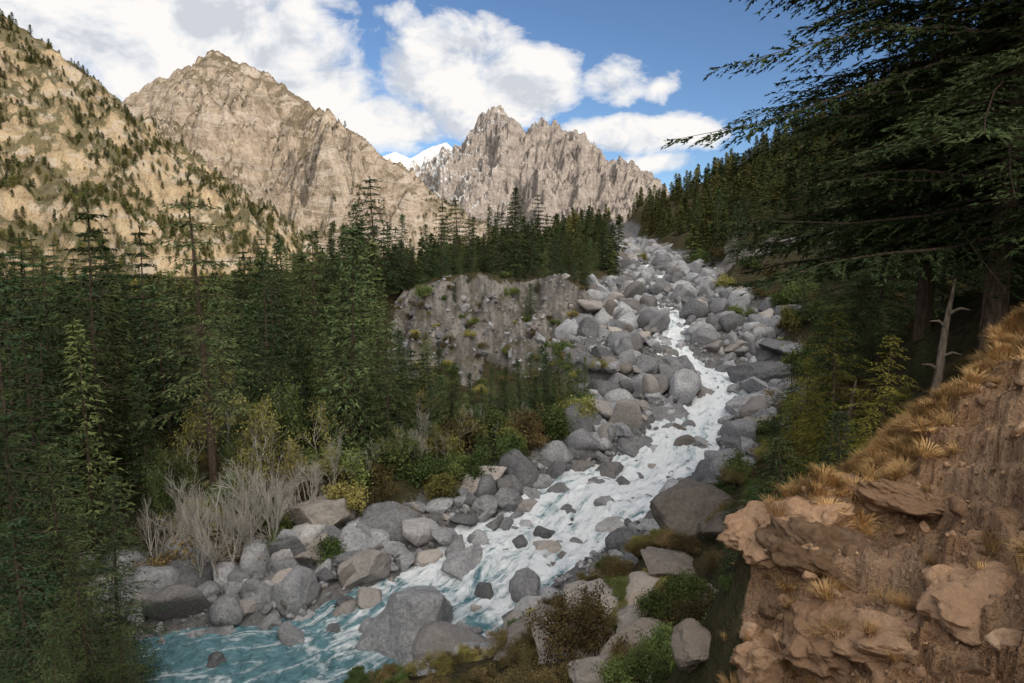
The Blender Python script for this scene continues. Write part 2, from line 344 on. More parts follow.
MM3=mt_mat('far_peak',(.22,.195,.185),(.48,.425,.385),(.37,.33,.305),(.25,.22,.2),.1,.8,1,bd=40)
m1=mountain('mountain',[crest([(-330,-150,600),(-150,-60,650),(0,15,700),(40,42,720),(100,92,760),(150,150,800),(200,205,850),(260,250,900)]),
    (1.0,crest([(0,15,700),(30,120,600),(60,200,520),(110,265,450)])),(1.0,crest([(100,92,760),(130,180,640),(190,250,560)])),(1.,crest([(-150,-60,650),(-100,100,540),(-60,230,430)]))],
    -1300,100,250,1300,560,460,.85,120,55,101,MM1,base=-10,spike=16,spsc=30)
m2=mountain('mountain',[crest([(-60,150,1500),(60,130,1500),(110,106,1500),(165,75,1500),(195,60,1500),(215,54,1500),(262,72,1480),(300,97,1460),(350,132,1430),(400,166,1400),(450,200,1370),(490,222,1340),(560,260,1300)]),
    (1.05,crest([(215,55,1500),(250,110,1370),(330,170,1200),(420,235,1040)])),(1.1,crest([(165,75,1500),(150,140,1330),(170,200,1150),(230,260,980)])),(1.1,crest([(300,97,1460),(350,160,1300),(400,205,1200)])),
    (1.2,crest([(190,90,1440),(230,150,1300),(300,210,1130)]))],
    -1600,500,750,1900,700,460,1.0,300,150,202,MM2,rug=.85,spike=26,spsc=50)
m3=mountain('mountain',[crest([(330,215,3000),(400,172,3000),(430,156,3000),(452,146,3000),(470,130,3000),(484,113,3000),(492,104,3000),(502,107,3000),(508,116,2990),(515,118,2990),(531,138,2980),(543,119,2960),(550,128,2955),(556,122,2950),(566,131,2935),(575,128,2930),(600,148,2900),(622,160,2880),(645,172,2850),(662,186,2830),(700,205,2800),(760,240,2750)]),
    (1.35,crest([(492,107,3000),(480,160,2780),(450,215,2550)])),(1.35,crest([(543,122,2960),(550,170,2720),(540,220,2500)])),(1.35,crest([(600,150,2900),(610,190,2700),(600,225,2500)])),(1.35,crest([(515,122,2990),(515,160,2850),(505,200,2700)])),
    (1.5,crest([(575,130,2930),(582,165,2800),(578,200,2650)])),(1.5,crest([(470,130,3000),(448,170,2850),(425,205,2700)])),(1.5,crest([(622,161,2880),(640,190,2750)]))],
    -1300,1800,2200,3400,860,420,1.3,260,170,303,MM3,rug=.8,spike=90,spsc=90,gain=.6)
m4=mountain('snow_mountain',[crest([(330,200,5200),(375,158,5200),(395,151,5200),(410,158,5200),(432,146,5200),(446,142,5200),(470,170,5200)])],-2200,600,4300,6000,220,140,1.0,500,150,404,mt_mat('snow_rock',(.3,.28,.28),(.4,.38,.38),(.8,.82,.86),(.8,.82,.86),1.3,.5,0,bd=30))
# unseen ridge added behind the viewpoint to keep the gorge in shade
EL=17.;hx,hy=.58,-.8146;cx0,cy0=hx*600,hy*600
mountain('mountain',[[(cx0-.8146*900,cy0-.58*900,245),(cx0-.8146*400,cy0-.58*400,256),(cx0,cy0,256),(cx0+.8146*400,cy0+.58*400,256),(cx0+.8146*900,cy0+.58*900,272)]],
    -1000,1600,-1500,350,300,260,1.2,300,16,505,MM2)
# ------------------------------------------------------------------ boulders
def boulder_mesh(name,sub,seed,mat,sq=(1,.85,.7),npl=13,rough=.05,lo=.5):
    import bmesh
    rng=np.random.default_rng(seed);bm=bmesh.new();bmesh.ops.create_icosphere(bm,subdivisions=sub,radius=1)
    P=np.array([v.co[:] for v in bm.verts])
    for _ in range(npl):
        n=rng.normal(size=3);n/=np.linalg.norm(n);d=rng.uniform(lo,.88);e=P@n-d;P-=np.where(e>0,e*.97,0)[:,None]*n
    o=rng.uniform(0,50,3)
    dsp=np.array([mn.fractal(Vector(p*1.6+o),1.,2.1,5) for p in P])
    P=P*(1+rough*dsp[:,None]*2)
    P*=np.array(sq)*rng.uniform(.9,1.1,3)
    for v,p in zip(bm.verts,P): v.co=p
    me=bpy.data.meshes.new(name);bm.to_mesh(me);bm.free();me.materials.append(mat)
    me.polygons.foreach_set('use_smooth',np.full(len(me.polygons),True));return me
BIG=[boulder_mesh('boulder_mesh',5,100+k,M_rock,rough=.06) for k in range(8)]
PALE=[boulder_mesh('pale_boulder_mesh',5,150+k,M_pale,rough=.08) for k in range(4)]
BRN=[boulder_mesh('brown_rock_mesh',6,170+k,M_brown,(1,.8,.6),12,.17,lo=.6) for k in range(4)]
SM=[boulder_mesh('stone_mesh',3,200+k,M_rock,(1,.85,.75)) for k in range(12)]
SMB=[boulder_mesh('brown_stone_mesh',3,230+k,M_brown) for k in range(5)]
def src(name,meshes):
    c=bpy.data.collections.new(name)
    for k,m in enumerate(meshes): c.objects.link(bpy.data.objects.new(name+'_src',m))
    return c
def scatter(name,P,R,Sc,idx,coll):
    me=bpy.data.meshes.new(name);n=len(P);me.vertices.add(n);me.vertices.foreach_set('co',np.asarray(P,np.float32).ravel())
    for nm,a in(('rot',R),('scl',Sc)):
        q=me.attributes.new(nm,'FLOAT_VECTOR','POINT');q.data.foreach_set('vector',np.asarray(a,np.float32).ravel())
    q=me.attributes.new('vidx','INT','POINT');q.data.foreach_set('value',np.asarray(idx,np.int32))
    o=link(name,me);ng=bpy.data.node_groups.new(name+'_scatter','GeometryNodeTree')
    ng.interface.new_socket('Geometry',in_out='INPUT',socket_type='NodeSocketGeometry')
    ng.interface.new_socket('Geometry',in_out='OUTPUT',socket_type='NodeSocketGeometry')
    N=ng.nodes;gi=N.new('NodeGroupInput');go=N.new('NodeGroupOutput');ip=N.new('GeometryNodeInstanceOnPoints');ci=N.new('GeometryNodeCollectionInfo')
    ci.inputs['Collection'].default_value=coll;ci.inputs['Separate Children'].default_value=True;ci.inputs['Reset Children'].default_value=True
    L=ng.links;L.new(gi.outputs[0],ip.inputs['Points']);L.new(ci.outputs[0],ip.inputs['Instance']);ip.inputs['Pick Instance'].default_value=True
    def na(nm,t):
        k=N.new('GeometryNodeInputNamedAttribute');k.data_type=t;k.inputs['Name'].default_value=nm
        return [q for q in k.outputs if q.enabled and q.name=='Attribute'][0]
    L.new(na('vidx','INT'),ip.inputs['Instance Index'])
    er=N.new('FunctionNodeEulerToRotation');L.new(na('rot','FLOAT_VECTOR'),er.inputs[0]);L.new(er.outputs[0],ip.inputs['Rotation'])
    L.new(na('scl','FLOAT_VECTOR'),ip.inputs['Scale']);L.new(ip.outputs[0],go.inputs[0])
    md=o.modifiers.new('scatter','NODES');md.node_group=ng;return o
rng=np.random.default_rng(11)
def on_river(n,smin,smax,ext=1.,power=1.):
    s=smin+(smax-smin)*rng.random(n)**power
    wl=np.interp(s,ss,RP[:,3]);wr=np.interp(s,ss,RP[:,4]);u=rng.random(n)
    lat=(-wr+u*(wl+wr))*ext
    x=np.interp(s,ss,RP[:,0])-np.interp(s,ss,RT[:,1])*lat;y=np.interp(s,ss,RP[:,1])+np.interp(s,ss,RT[:,0])*lat
    return s,lat,x,y
s,lat,x,y=on_river(17000,45,330,1.2,1.35)
size=.13*(1-rng.random(len(s)))**(-.72);size=np.clip(size,.10,2.1)*np.where(s>150,1.1,1.)
hwv=np.interp(s,ss,RP[:,5]);inw=np.abs(lat)<hwv+size*.5
keep=(~inw)|(rng.random(len(s))<np.interp(s,[90,120,170],[.06,.12,.32]))
s,lat,x,y,inw,size=[k[keep] for k in(s,lat,x,y,inw,size)]
size=np.where(inw,np.clip(size*1.6,.35,1.0),size)
z=H(x,y)+size*.22+np.where(inw,.3,0)
n=len(s)
scatter('river_stones',np.stack([x,y,z],1),rng.uniform(0,6.28,(n,3))*np.array([.15,.15,1]),size[:,None]*rng.uniform(.75,1.3,(n,3)),rng.integers(0,12,n),src('stone',SM))
x=rng.uniform(-19,14,900);y=rng.uniform(78,98,900);zz,_a,msc,_b=H(x,y,True);ok=msc>.35;x,y,zz=x[ok],y[ok],zz[ok];n=len(x);sz=np.clip(.12*(1-rng.random(n))**(-.6),.1,.8)
scatter('scree',np.stack([x,y,zz+sz*.1],1),rng.uniform(0,6.28,(n,3))*np.array([.2,.2,1]),sz[:,None]*rng.uniform(.7,1.3,(n,3)),rng.integers(0,12,n),bpy.data.collections['stone'])
def place_boulder(u,v,w,h,meshes,name='boulder',sink=.35):
    X_,Y_,Z_=hit(u,v+h*.32)
    r=w/F*Y_*.5*1.15;hz=h/F*Y_*.5
    return link(name,random.choice(meshes),(X_,Y_+r*.2,Z_+hz*sink),(random.uniform(-.2,.2),random.uniform(-.2,.2),random.uniform(0,6.28)),(r*1.08,r*1.1,hz*1.55))
for q in [(413,618,98,104),(393,523,60,50),(364,562,54,48),(372,598,32,46),(345,603,30,40),(463,560,54,46),(530,583,38,52),(617,527,34,26),(600,485,26,20),
    (673,412,48,26),(672,364,32,24),(640,445,38,26),(610,470,38,28),(578,442,26,18),(583,466,26,20),(553,450,22,16),(700,447,32,20),(676,430,28,16),
    (300,590,38,36),(325,576,28,22),(250,605,30,20),(222,634,34,22),(217,664,28,34),(263,672,34,22),(292,650,34,18),(315,660,34,16),(275,582,30,22),(232,590,24,16),(195,640,34,18),
    (345,668,34,20),(425,560,36,32),(403,557,28,34),(505,500,32,28),(486,508,28,26),(528,505,30,26),(462,520,28,18),(440,505,26,22),(412,508,26,20),(545,548,28,34),(498,527,24,16),
    (572,512,30,20),(627,508,24,16),(655,470,26,16),(700,392,28,20),(640,405,24,16),(622,430,28,20),(605,438,28,18),(590,420,24,16),(655,395,22,14),(700,330,28,20),(690,300,20,14),(665,350,24,16),
    (640,340,18,13),(625,360,20,13),(356,528,28,30),(340,545,26,22),(380,548,30,24),(443,535,30,24),(480,540,26,18),(300,620,34,24),(270,625,30,22),(335,630,30,22),(375,640,36,28),
    (540,480,28,22),(560,490,24,18),(520,470,20,14),(500,480,22,16),(600,400,22,16),(612,375,20,14),(630,385,20,14),(645,370,20,13),(600,350,18,13),(615,330,16,11),(630,310,14,10),(650,300,12,9),(720,305,18,12),(735,320,20,14),(715,345,22,15),(725,370,22,15),(735,390,24,16),
    (590,545,24,16),(650,525,24,18),(565,560,22,16),(605,510,20,14),(640,480,22,14),(500,600,26,20),(660,450,22,14),(690,425,20,12),(575,530,20,12),(630,560,26,18)]:
    place_boulder(*q,BIG)
for q in [(762,370,58,36),(748,402,48,28),(755,426,50,30),(735,345,38,24),(775,398,40,26),(780,345,44,24),(800,352,40,20),(740,440,36,22),(735,470,40,30),(720,455,28,20),(790,375,40,26)]:
    place_boulder(*q,BIG+PALE[:1])
for q in [(697,506,92,74),(602,598,84,52),(535,632,90,44),(640,590,60,36),(575,640,96,54),(640,640,80,60),(318,508,62,62),(308,545,50,40),(735,520,60,40),(690,600,70,50),(620,670,90,40),(670,660,70,50),(700,640,60,50),(670,560,60,36),(640,615,60,40)]:
    place_boulder(*q,PALE,sink=.15)
# ------------------------------------------------------------------ conifers
def conifer_mesh(name,Ht,R,nb,seed,leaf=.38,sp=.34,ps=.15,zmin=.04,droop=.22,layers=0,tr=None,mat=None,wid=.36,topup=.55,pw=.75,side=.4):
    rng=np.random.default_rng(seed);mb=MB();tr=tr or Ht*.011
    tz=np.linspace(0,1,12);bx=.02*Ht*np.sin(tz*2+rng.uniform(0,6))*tz;by=.02*Ht*np.sin(tz*2.4+rng.uniform(0,6))*tz
    P=np.stack([bx,by,tz*Ht-.3],1);tube(mb,P,tr*(1-tz)**.85+.01,8,0)
    LV=[]
    for i in range(nb):
        f=(i+rng.random())/nb
        if layers: f=(math.floor(f*layers)+rng.uniform(.3,.6))/layers
        zz=min(zmin+(1-zmin)*f,.985)
        L=R*((1-zz)**pw)*rng.uniform(.5,1.12)+.12
        if zz<.3: L*=.72+.93*zz
        az=i*2.399+rng.uniform(-.5,.5);up=-.12+topup*zz**1.5+rng.uniform(-.1,.12)
        b0=np.array([np.interp(zz,tz,bx),np.interp(zz,tz,by),zz*Ht-.3])
        dr=np.array([math.cos(az),math.sin(az),0]);tg=np.array([-dr[1],dr[0],0]);cv=rng.uniform(-.12,.12)
        def pt(t): 
            t=np.asarray(t)[:,None];return b0+dr*L*t+tg*cv*L*t*t+np.array([0,0,1])*L*(up*t+.12*np.sin(t*5+i)*.3-droop*t*t)
        tube(mb,pt(np.linspace(0,1,5)),np.maximum(.02*min(L,5)*(1-np.linspace(0,.9,5))**1.1*.7,.008),3,0)
        n=max(4,int(L/sp));t=np.linspace(.06,1,n)+rng.uniform(-.02,.02,n)
        for sd in(-1,1):
            base=pt(t);ln=(side*L*np.sin(np.clip(t,.0,1)*2.4+.55)*rng.uniform(.55,1.1,n)).clip(.12)+.08
            aa=rng.uniform(.75,1.15,n)
            d=dr*np.cos(aa)[:,None]+tg*sd*np.sin(aa)[:,None]+np.array([0,0,1])*(-.18+rng.uniform(-.18,.14,n))[:,None]
            cnt=np.maximum((ln/ps).astype(int),2);rep=np.repeat(np.arange(n),cnt)
            q=rng.random(len(rep));o=base[rep]+d[rep]*(ln[rep]*q)[:,None]-np.array([0,0,1])*(.12*ln[rep]*q*q)[:,None]
            th=rng.uniform(-.9,.9,len(rep));dd=d[rep]*np.cos(th)[:,None]+np.cross(np.array([0,0,1.]),d[rep])*np.sin(th)[:,None]
            dd[:,2]+=rng.uniform(-.6,.3,len(rep));dd/=np.linalg.norm(dd,axis=1)[:,None]
            nn=rng.normal(size=(len(rep),3))*.7+np.array([0,0,1]);sv=np.cross(dd,nn);sv/=np.linalg.norm(sv,axis=1)[:,None]+1e-9
            l=leaf*rng.uniform(.6,1.25,len(rep));w=l*wid*.5
            LV.append(np.stack([o-sv*w[:,None],o+sv*w[:,None],o+dd*l[:,None]],1).reshape(-1,3))
    k=50;o=np.stack([np.full(k,bx[-1]),np.full(k,by[-1]),Ht-.3-rng.random(k)*Ht*.08],1);dd=rng.normal(size=(k,3))*.5+np.array([0,0,.9])
    dd/=np.linalg.norm(dd,axis=1)[:,None];sv=np.cross(dd,rng.normal(size=(k,3)));sv/=np.linalg.norm(sv,axis=1)[:,None]
    LV.append(np.stack([o-sv*leaf*.12,o+sv*leaf*.12,o+dd*leaf],1).reshape(-1,3))
    mb.tris(np.concatenate(LV),1)
    return mb.build(name,[M_bark,mat or M_needle],False)
CON=[conifer_mesh('conifer_mesh',15,3.5,130,k,layers=0) for k in(1,2,3)]+[conifer_mesh('conifer_mesh',15,3.,130,k,droop=.3) for k in(4,5)]+[conifer_mesh('conifer_mesh',15,3.6,85,k,layers=17,zmin=.12,topup=.3,pw=.6,mat=M_dark) for k in(6,7)]
CED=[conifer_mesh('cedar_mesh',18,4.2,120,k,layers=18,topup=.25,droop=.1,pw=.55,side=.42,mat=M_dark) for k in(11,12,13)]
LONE=conifer_mesh('lone_cedar_mesh',18,4.4,80,14,layers=12,topup=.1,droop=.02,pw=.3,side=.36,zmin=.3,leaf=.28,ps=.12,tr=.3,mat=M_dark)
YOUNG=[conifer_mesh('young_conifer_mesh',8,2.5,95,k,leaf=.28,sp=.26,ps=.11,zmin=.02,pw=.9) for k in(21,22,23)]
NEAR=[conifer_mesh('near_conifer_mesh',15,3.6,170,k,leaf=.2,sp=.22,ps=.075,zmin=.02,wid=.3,mat=M_dark) for k in(24,25)]
FARM=[conifer_mesh('far_conifer_mesh',12,2.6,44,k,leaf=.75,sp=.6,ps=.35,mat=M_far,wid=.55) for k in(31,32,33,34)]
def put_tree(name,meshes,x,y,top=None,h=None,H0=15,z=None,wf=1.):
    z=h1(x,y) if z is None else z
    if h is None: h=top-z
    h=max(h,2.);sc=h/H0;w=sc*random.uniform(.85,1.15)*wf
    return link(name,random.choice(meshes),(x,y,z-.1),(random.uniform(-.03,.03),random.uniform(-.03,.03),random.uniform(0,6.28)),(w,w,sc))
p=survey(197,188,50);put_tree('cedar_tree',[LONE],p[0],50,top=p[2],H0=18,wf=.95)
for u,vt,yy,k in [(375,174,100,0),(358,200,101,0),(515,184,103,0),(500,210,103,0),(532,218,103,0),(548,212,106,0),(440,203,104,0),(425,222,103,0),(468,216,108,0),(484,232,104,0),(455,236,104,0),(508,240,102,0),(545,245,103,0),(475,250,103,0),(430,250,103,0),(412,245,103,0),
    (490,250,102,0),(460,255,102,0),(560,250,103,0),(525,245,105,0),(445,240,102,0),(395,225,103,0),(370,222,104,0),(562,225,118,0),(578,218,125,0),(592,208,135,0),(604,212,140,0),(570,240,112,0),(590,236,120,0),(612,224,135,0),(400,212,106,0),(384,226,100,0),(340,232,90,0),(320,226,95,'c'),(300,250,82,0),(282,230,90,0),(262,248,84,0),(245,246,88,'c'),(228,275,74,0),
    (518,262,100,0),(500,268,99,0),(552,262,99,0),(468,268,99,0),(438,268,99,0),(538,270,99,0),(575,262,104,0),(585,255,108,0),(425,275,95,0),(455,280,94,0),(485,282,95,0),(530,282,94,0),(565,275,97,0),
    (134,222,66,'c'),(100,238,70,'c'),(82,268,62,0),(60,268,60,'c'),(35,252,56,'c'),(10,250,52,'c'),(-20,240,50,'c'),(160,282,64,0),(178,300,60,0),(75,315,44,0),(20,300,40,'c'),(-15,290,36,'c'),(120,300,52,0),
    (322,318,60,0),(355,318,62,0),(378,306,66,0),(300,340,58,0),(398,326,64,0),(425,350,62,0),(452,360,64,0),(410,345,62,0),(270,345,56,0)]:
    p=survey(u,vt,yy)
    if k=='c': put_tree('cedar_tree',CED,p[0],yy,top=p[2],H0=18,wf=1.05)
    else: put_tree('conifer_tree',CON,p[0],yy,top=p[2],wf=1.15 if yy>60 else .9)
for u,vt,yy in [(520,355,64),(548,352,65),(568,350,67),(500,376,62),(482,385,60),(535,375,66),(555,378,66),(470,370,64),(440,370,58),(340,400,54),(365,395,55),(385,405,54),(578,365,68),(410,385,56),(455,400,58),(515,395,62),
    (490,365,66),(540,385,64),(430,380,58),(400,355,60),(420,355,62),(465,390,60),(505,365,68),(560,345,70),(530,350,70),(455,365,66),(585,355,70),(440,345,68),(425,330,66),(512,382,62),(478,402,58),(545,342,68)]:
    p=survey(u,vt,yy);s_,d_,*_r=river_near(np.array([p[0]]),np.array([yy*1.]))
    if d_[0]<_r[1][0]+1: continue
    me_=random.random()<.6;put_tree('conifer_tree',YOUNG if me_ else CON,p[0],yy,top=p[2],H0=8 if me_ else 15,wf=1. if me_ else 1.1)
sky_u=[-400,0,100,150,175,225,260,350,450,600,640];sky_v=[262,290,278,290,312,312,275,242,240,230,245]
cnt=0;pts=[]
for _ in range(6000):
    if cnt>=250: break
    yy=random.uniform(44,170);uu=random.uniform(-160,615);x=survey(uu,300,yy)[0]
    if uu>395 and yy<102: continue
    if -20<x<14 and 82<yy<102: continue
    if 140<uu<330 and yy<54: continue
    s_,d_,*_r=river_near(np.array([x]),np.array([yy]))
    if d_[0]<_r[1][0]+3: continue
    if any((x-a)**2+(yy-b_)**2<(2.4+yy*.012)**2 for a,b_ in pts): continue
    tv=np.interp(uu,sky_u,sky_v)+random.uniform(-36,34);zt=survey(uu,tv,yy)[2];zg=h1(x,yy);hh_=min(zt-zg,random.uniform(8,21))
    if hh_<4: continue
    pts.append((x,yy));cnt+=1
    put_tree('conifer_tree',CON if random.random()<.75 else CED,x,yy,h=hh_,H0=15)
for u,vt,yy in [(10,395,30),(-40,380,28),(60,430,31),(105,470,33),(30,500,24),(80,545,23),(-20,560,19),(50,600,20),(120,620,22),(0,650,14)]:
    p=survey(u,vt,yy);put_tree('conifer_tree',NEAR,p[0],yy,top=p[2],H0=15,wf=1.15)
# ------------------------------------------------------------------ big cedars on the right bank
BC1=conifer_mesh('large_cedar_mesh',27,12.5,200,71,leaf=.21,sp=.27,ps=.055,zmin=.14,layers=26,droop=.06,topup=.12,pw=.55,tr=.4,wid=.34,side=.24,mat=M_dark)
BC2=conifer_mesh('large_cedar_mesh',25,9.5,150,72,leaf=.21,sp=.27,ps=.055,zmin=.16,layers=22,droop=.12,topup=.2,pw=.5,tr=.32,wid=.34,side=.28,mat=M_dark)
BC3=conifer_mesh('leaning_conifer_mesh',8,3.2,80,73,leaf=.14,sp=.17,ps=.045,zmin=.04,droop=.35,wid=.3,mat=M_needle_y)
BC4=conifer_mesh('drooping_conifer_mesh',6,2.2,90,74,leaf=.12,sp=.14,ps=.04,zmin=.02,droop=.5,wid=.3,mat=M_dark)
for me,u,yy,rz,sc in [(BC1,992,24,.5,1.05),(BC2,922,29,2.,1.05),(BC2,1060,30,4,1.1),(BC2,880,46,1.,.7),(BC1,1000,46,2.5,.7)]:
    x=survey(u,330,yy)[0];link('cedar_tree',me,(x,yy,h1(x,yy)-.2),(0,0,rz),(sc,sc,sc))
for me,u,yy,vt,h0 in [(BC3,842,24,300,8),(BC3,880,22,325,8),(BC4,790,21,425,6),(BC4,760,19.5,470,6),(BC4,735,26,480,6),(BC3,815,30,350,8),(BC4,850,18,400,6),(BC4,700,27,520,6),(BC4,830,34,300,6),(BC4,870,32,300,6),(BC4,900,30,310,6),(BC4,800,36,350,6),(BC4,775,30,420,6),(BC4,930,26,320,6),(BC4,748,18,500,6),(BC4,725,20,550,6)]:
    p=survey(u,vt,yy);z=h1(p[0],yy);sc=(p[2]-z)/h0
    if sc>.1: link('conifer_tree',me,(p[0],yy,z-.1),(random.uniform(-.08,.08),-.05,random.uniform(0,6)),(sc*1.0,sc*1.0,sc))
cnt=0;pts=[]
for _ in range(5000):
    if cnt>=220:break
    yy=random.uniform(48,190);uu=random.uniform(680,1060);x=survey(uu,250,yy)[0]
    s_,d_,*_r=river_near(np.array([x]),np.array([yy]))
    if d_[0]>-_r[2][0]-3: continue
    if x<50 and 100<yy<150 and random.random()<.6: continue
    if any((x-a)**2+(yy-b_)**2<7 for a,b_ in pts): continue
    pts.append((x,yy));cnt+=1
    put_tree('conifer_tree',CON,x,yy,h=random.uniform(4,12),wf=1.2)
N=6800;xx=rng.uniform(-260,330,N);yy=rng.uniform(130,470,N);zz=H(xx,yy);s_,d_,*_r=river_near(xx,yy)
ok=(np.abs(d_)>np.where(d_>0,_r[1],_r[2])+2)&((fbm(xx*.02,yy*.02,3,7)>-.25)|(rng.random(N)<.45))&((xx>30)|(zz<60))&((xx>20)|(yy<330))
xx,yy,zz=xx[ok],yy[ok],zz[ok];n=len(xx);sc=rng.uniform(.3,.8,n)
scatter('distant_forest',np.stack([xx,yy,zz-.3],1),np.stack([0*xx,0*xx,rng.uniform(0,6.28,n)],1),np.stack([sc*1.3,sc*1.3,sc*rng.uniform(.9,1.3,n)],1),rng.integers(0,4,n),src('far_conifer',FARM))
def mt_trees(name,G,n,thr,smin,smax,xr,yr,nsc,seed,zmax=1e9):
    X,Y,Z=G;x=rng.uniform(*xr,n);y=rng.uniform(*yr,n)
    ix=((x-X[0,0])/(X[0,1]-X[0,0])).astype(int).clip(0,X.shape[1]-1);iy=((y-Y[0,0])/(Y[1,0]-Y[0,0])).astype(int).clip(0,X.shape[0]-1)
    z=Z[iy,ix];ok=(fbm(x/nsc,y/nsc,4,seed)-z*.0013>thr+rng.uniform(-.15,.15,n))&(z>-40)&(z<zmax);x,y,z=x[ok],y[ok],z[ok];k=len(x);sc=rng.uniform(smin,smax,k)
    scatter(name,np.stack([x,y,z-.8],1),np.stack([0*x,0*x,rng.uniform(0,6.28,k)],1),np.stack([sc*1.7,sc*1.7,sc],1),rng.integers(0,4,k),bpy.data.collections['far_conifer'])
mt_trees('distant_forest',m1,30000,-.17,.2,.75,(-900,0),(330,900),45,5)
mt_trees('distant_forest',m2,12000,.0,.3,.9,(-1100,200),(800,1450),90,6,260)
# ------------------------------------------------------------------ broadleaf trees and shrubs
def broadleaf(name,Ht,spread,leafn,leaf,seed,stems,mat,bark,depth=4,r0=.06,droop=0.):
    rng=np.random.default_rng(seed);mb=MB();tips=[]
    def grow(p,d,l,r,k):
        n=4;P=[p];q=p.copy();dd=d.copy()
        for _ in range(n):
            dd=dd+rng.normal(size=3)*.13+np.array([0,0,.05-droop*.1*(depth-k)]);dd/=np.linalg.norm(dd);q=q+dd*l/n;P.append(q.copy())
        tube(mb,P,np.linspace(r,r*.55,n+1),5 if k==depth else 3,0)
        if k<=1: tips.extend(P[1:])
        if k==0:return
        for c in range(rng.integers(3,5) if k>1 else 3):
            t=rng.uniform(.35,1);pp=P[int(t*n)]
            a=rng.normal(size=3);a-=a@dd*dd;a/=np.linalg.norm(a)+1e-6
            nd=dd*.75+a*spread*rng.uniform(.5,1.);nd/=np.linalg.norm(nd)
            grow(pp,nd,l*rng.uniform(.5,.72),r*.5,k-1)
    for _ in range(stems):
        a=rng.uniform(0,6.28);d=np.array([math.cos(a)*.22*(stems>1),math.sin(a)*.22*(stems>1),1.]);d/=np.linalg.norm(d)
        grow(np.array([math.cos(a)*.1*stems,math.sin(a)*.1*stems,-.15]),d,Ht*.48*rng.uniform(.7,1),r0,depth)
    if leafn:
        T=np.array(tips);k=len(T)*leafn;o=np.repeat(T,leafn,0)+rng.normal(size=(k,3))*leaf*1.3
        d=rng.normal(size=(k,3));d/=np.linalg.norm(d,axis=1)[:,None];e=np.cross(d,rng.normal(size=(k,3)));e/=np.linalg.norm(e,axis=1)[:,None]
        l=leaf*rng.uniform(.6,1.2,k)[:,None]
        V=np.stack([o-d*l*.5,o+e*l*.3,o+d*l*.5,o-e*l*.3],1).reshape(-1,3)
        mb.add(V,np.arange(k*4).reshape(k,4),1)
    return mb.build(name,[bark,mat],False)
BIR=[broadleaf('birch_mesh',9,.55,1,.24,k,2,M_leaf_y,M_pbark,r0=.09) for k in(1,2)]+[broadleaf('birch_mesh',9,.6,3,.22,3,2,M_leaf_g,M_pbark,r0=.08)]
BARE=[broadleaf('bare_tree_mesh',9,.42,0,.2,k,3,M_leaf_y,M_pbark,r0=.085) for k in(5,6,8)]
SHG=[broadleaf('shrub_mesh',2.6,.9,4,.16,k,5,M_leaf_g,M_bark,3,.03) for k in(11,12)]
SHY=[broadleaf('shrub_mesh',2.6,.9,3,.15,k,5,M_leaf_y,M_bark,3,.03) for k in(13,14)]
SHO=[broadleaf('shrub_mesh',2.6,.9,2,.14,k,5,M_leaf_o,M_bark,3,.03) for k in(15,16)]
NSH=[broadleaf('near_shrub_mesh',3,.85,6,.075,21,6,M_leaf_g,M_bark,4,.03),broadleaf('near_shrub_mesh',3,.9,3,.075,22,6,M_leaf_o,M_bark,4,.03),broadleaf('near_shrub_mesh',3,.9,3,.075,23,6,M_leaf_y,M_bark,4,.03)]
for u,vt,yy,k in [(215,330,52,0),(245,345,50,1),(232,400,48,2),(262,385,49,0),(290,330,54,2),(180,360,50,1),(300,400,48,1),(205,430,44,3),(180,435,44,3),(228,410,44,3),(255,425,44,3),(275,425,45,3),(150,460,43,3),(240,420,47,0),(195,400,47,2),(320,380,52,0),(165,420,46,2),
    (430,350,66,3),(470,340,76,3),(340,350,60,0),(495,405,59,3),(420,375,60,0),(300,300,68,2),(335,330,62,0),(540,390,65,3),(400,410,52,0),(380,410,52,3),(560,370,70,3),(445,405,55,3),(360,420,50,3),(330,430,49,0),(310,415,47,3),(290,430,46,3),
    (460,395,57,0),(480,410,57,1),(435,400,55,1),(510,400,60,0),(525,390,62,3),(405,390,53,3),(415,400,53,3),(475,375,59,3),(550,390,66,1),(350,380,56,1),(265,400,45,3),(235,440,43,3),(190,470,42,3),(215,455,42,3),(245,390,45,3),(172,400,45,3),(330,400,50,3),(425,380,57,3)]:
    p=survey(u,vt,yy);ms=BARE if k==3 else [BIR[k]];put_tree('bare_tree' if k==3 else 'birch_tree',ms,p[0],yy,top=p[2],H0=9,wf=.75)
